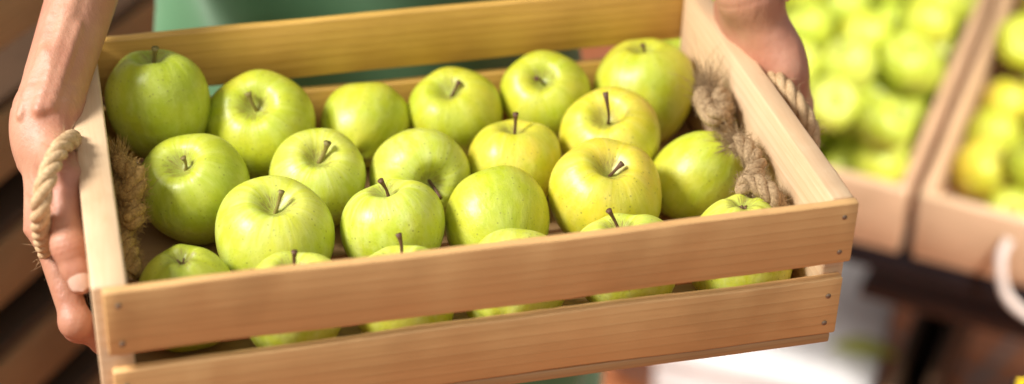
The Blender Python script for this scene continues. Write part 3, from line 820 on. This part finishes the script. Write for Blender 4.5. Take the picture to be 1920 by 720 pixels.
# stand under them: dark metal frame, plus a dark panel standing in for shade below
r = empty('display_stand', label='dark metal display stand carrying the two blurred apple crates on the right', cat='stand')
r.matrix_world = Matrix.Translation(W(O1)) @ Matrix.Rotation(YAW, 4, 'Z')
ct, st_ = math.cos(TI), math.sin(TI)
def ft(x, y, z): return (x, y*ct-z*st_, y*st_+z*ct)
for (a, b) in (((-.45, .01, -.113), (1.27, .01, -.113)), ((-.45, .44, -.113), (1.27, .44, -.113))):
    add_board('rail', M_['metal'], r, ft(*a), ft(*b), (0, 0, .024), (0, .024, 0), n=2)
for x in (-.43, .16, .76, 1.24):
    add_board('cross_rail', M_['metal'], r, ft(x, .024, -.113), ft(x, .426, -.113), (0, 0, .02), (.02, 0, 0), n=2)
zf = -float(O1[2])-ZW
add_board('shade_panel', M_['shade_dark'], r, (.30, .30, -.25), (.90, .30, -.25), (0, .30, 0), (0, 0, .016), n=2)  # added dark sheet where the floor lies in shadow
for x in (-.43, 1.24):
    for y in (.01, .44):
        t0 = ft(x, y, -.126)
        add_board('leg', M_['metal'], r, t0, (t0[0], t0[1], zf), (.024, 0, 0), (0, .024, 0), n=2)
# low crates
OW = P(1300, 690, -.995)
def ylow(u, v, z): return P(u, v, z)
YB = math.radians(-32)
exb = np.array([math.cos(YB), math.sin(YB), 0])
w0 = P(1634, 744, -.86)-exb*.29
bx = empty('foam_box', label='white lidded foam box on the floor below the right end of the held crate', cat='box')
bx.matrix_world = Matrix.Translation(W(w0)) @ Matrix.Rotation(YB, 4, 'Z')
add_board('lid', M_['white'], bx, (0, .155, -.0125), (.29, .155, -.0125), (0, .31, 0), (0, 0, .025), r=.006, n=4)
add_board('box_body', M_['white'], bx, (.008, .155, -.083), (.282, .155, -.083), (0, .294, 0), (0, 0, .114), r=.006, n=4)
lf = P(1556, 656, -.857)
V = []; F = []
for i in range(13):
    f = i/12; wd = .017*math.sin(math.pi*f)**.7
    for k in (-1, 0, 1): V.append((f*.085, k*wd, .004+.010*math.sin(3*f)+.004*abs(k)))
for i in range(12):
    for k in (0, 1): F.append((i*3+k, (i+1)*3+k, (i+1)*3+k+1, i*3+k+1))
leaf = mk('leaf', V, F, M_['ap_mid']); leaf.location = W(lf); leaf.rotation_euler = (0, 0, -.5)
tag(leaf, 'pale green leaf lying on the white box lid', 'leaf')
md = leaf.modifiers.new('thickness', 'SOLIDIFY'); md.thickness = .001
fa = P(1584, 505, -.966)
bg_apple(W(fa), .034, (.3, .2, 1), 2, 'dark green apple on the floor in shade behind the white box', None)
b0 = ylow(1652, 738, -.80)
cb = bg_crate('wooden_crate', W(b0), YAW, math.radians(3), .055, .46, .17, 'narrow dark brown crate lying in shade beneath the display stand', M_['wood_old'], M_['wood_old_shade'])

# left: stacked old crates seen past the arm
YL = math.radians(52)
exl = np.array([math.cos(YL), math.sin(YL), 0])
base = ray_at(20, 560, 1.85)-exl*.62
lab = ['lowest', 'second from the bottom', 'third from the bottom', 'fourth from the bottom', 'fifth from the bottom', 'sixth from the bottom', 'seventh from the bottom', 'topmost']
first = empty('wooden_crate', label='x', cat='crate')
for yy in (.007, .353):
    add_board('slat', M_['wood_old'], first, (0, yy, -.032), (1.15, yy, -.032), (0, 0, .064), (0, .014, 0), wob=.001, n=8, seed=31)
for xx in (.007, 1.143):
    add_board('end_panel', M_['wood_old_shade'], first, (xx, .0145, -.055), (xx, .3455, -.055), (0, 0, .108), (.014, 0, 0), n=4, seed=32)
add_board('base_board', M_['wood_old_shade'], first, (.575, .003, -.116), (.575, .357, -.116), (1.14, 0, 0), (0, 0, .01), n=2)
for i in range(7):
    zz = .012+.125*(i+1)
    o = first if i == 0 else copy_tree(first)
    o.matrix_world = Matrix.Translation(Vector((float(base[0]), float(base[1]), zz)))@Matrix.Rotation(YL, 4, 'Z')
    o['label'] = 'long brown slatted crate in the blurred stack at the left edge, '+(lab[i] if i < 6 else 'topmost')
    o['group'] = 'brown crates stacked behind the left arm'

# yellow price card, bottom right corner
pc_ = P(1940, 738, -.33)
r = empty('price_card', label='yellow card with a dark edge poking into the bottom right corner', cat='price card')
r.matrix_world = Matrix.Translation(W((pc_[0], pc_[1], -ZW))) @ Matrix.Rotation(math.radians(-14), 4, 'Z')
hz = float(pc_[2])+ZW
cx = .0
add_board('card', M_['yellow'], r, (-.018, 0, hz), (.05, 0, hz), (0, -.004, .034), (0, .0016, 0), n=2, r=.0006)
add_board('edge_strip', M_['black'], r, (-.0195, 0, hz-.017), (-.0195, 0, hz+.015), (.0022, 0, 0), (0, .003, 0), n=2, r=.0004)
m = MB(); m.tube([(.016, .004, hz), (.016, .004, .008)], .003, 8); m.build('post', M_['metal'], r)
m = MB(); m.tube([(.016, .004, .008), (.016, .004, .0005)], [.05, .055], 24); m.build('foot', M_['metal'], r)

# ------------------------------------------------------------------ light
def area(name, loc, target, size, power, colr, sy=None):
    l = bpy.data.lights.new(name, 'AREA'); l.energy = power; l.color = colr; l.size = size
    if sy: l.shape = 'RECTANGLE'; l.size_y = sy
    o = bpy.data.objects.new(name, l); col.objects.link(o); o.location = loc
    o.rotation_euler = (Vector(target)-Vector(loc)).to_track_quat('-Z', 'Y').to_euler(); return o
area('window_light', (-1.75, .05, ZW+1.9), (.2, .15, ZW), .75, 138, (1, .97, .92))
area('added_rim_light', (-2.1, 1.0, ZW+.75), (0, .2, ZW), .7, 26, (1, .95, .95))  # rim lamp added to brighten the left edge of the arm
area('room_light', (.6, -2.0, ZW+1.9), (.25, .1, ZW), 1.8, 19, (1, .96, .91))
sl = bpy.data.lights.new('added_crate_spot', 'SPOT'); sl.energy = 300; sl.color = (1, .97, .9); sl.spot_size = math.radians(50); sl.spot_blend = .4; sl.shadow_soft_size = .12  # unseen spot added to brighten the far apple crates
so = bpy.data.objects.new('added_crate_spot', sl); col.objects.link(so); so.location = (2.1, -.2, ZW+1.3); sl.energy = 85
so.rotation_euler = (Vector((1.15, .95, .2))-so.location).to_track_quat('-Z', 'Y').to_euler()
sl = bpy.data.lights.new('added_box_spot', 'SPOT'); sl.energy = 330; sl.color = (1, .97, .93); sl.spot_size = math.radians(23); sl.spot_blend = .3; sl.shadow_soft_size = .08  # unseen narrow spot added to lift the white box and nearby floor
so = bpy.data.objects.new('added_box_spot', sl); col.objects.link(so); so.location = (.9, -.9, ZW+1.3)
so.rotation_euler = (Vector((.90, .74, .14))-so.location).to_track_quat('-Z', 'Y').to_euler()
w = bpy.data.worlds.new('World'); scn.world = w; w.use_nodes = True
w.node_tree.nodes['Background'].inputs[0].default_value = (1, .97, .95, 1); w.node_tree.nodes['Background'].inputs[1].default_value = .33
scn.view_settings.view_transform = 'Standard'; scn.view_settings.look = 'None'; scn.view_settings.exposure = 0; scn.view_settings.gamma = 1
scn.cycles.use_denoising = True
scn.cycles.max_bounces = 8
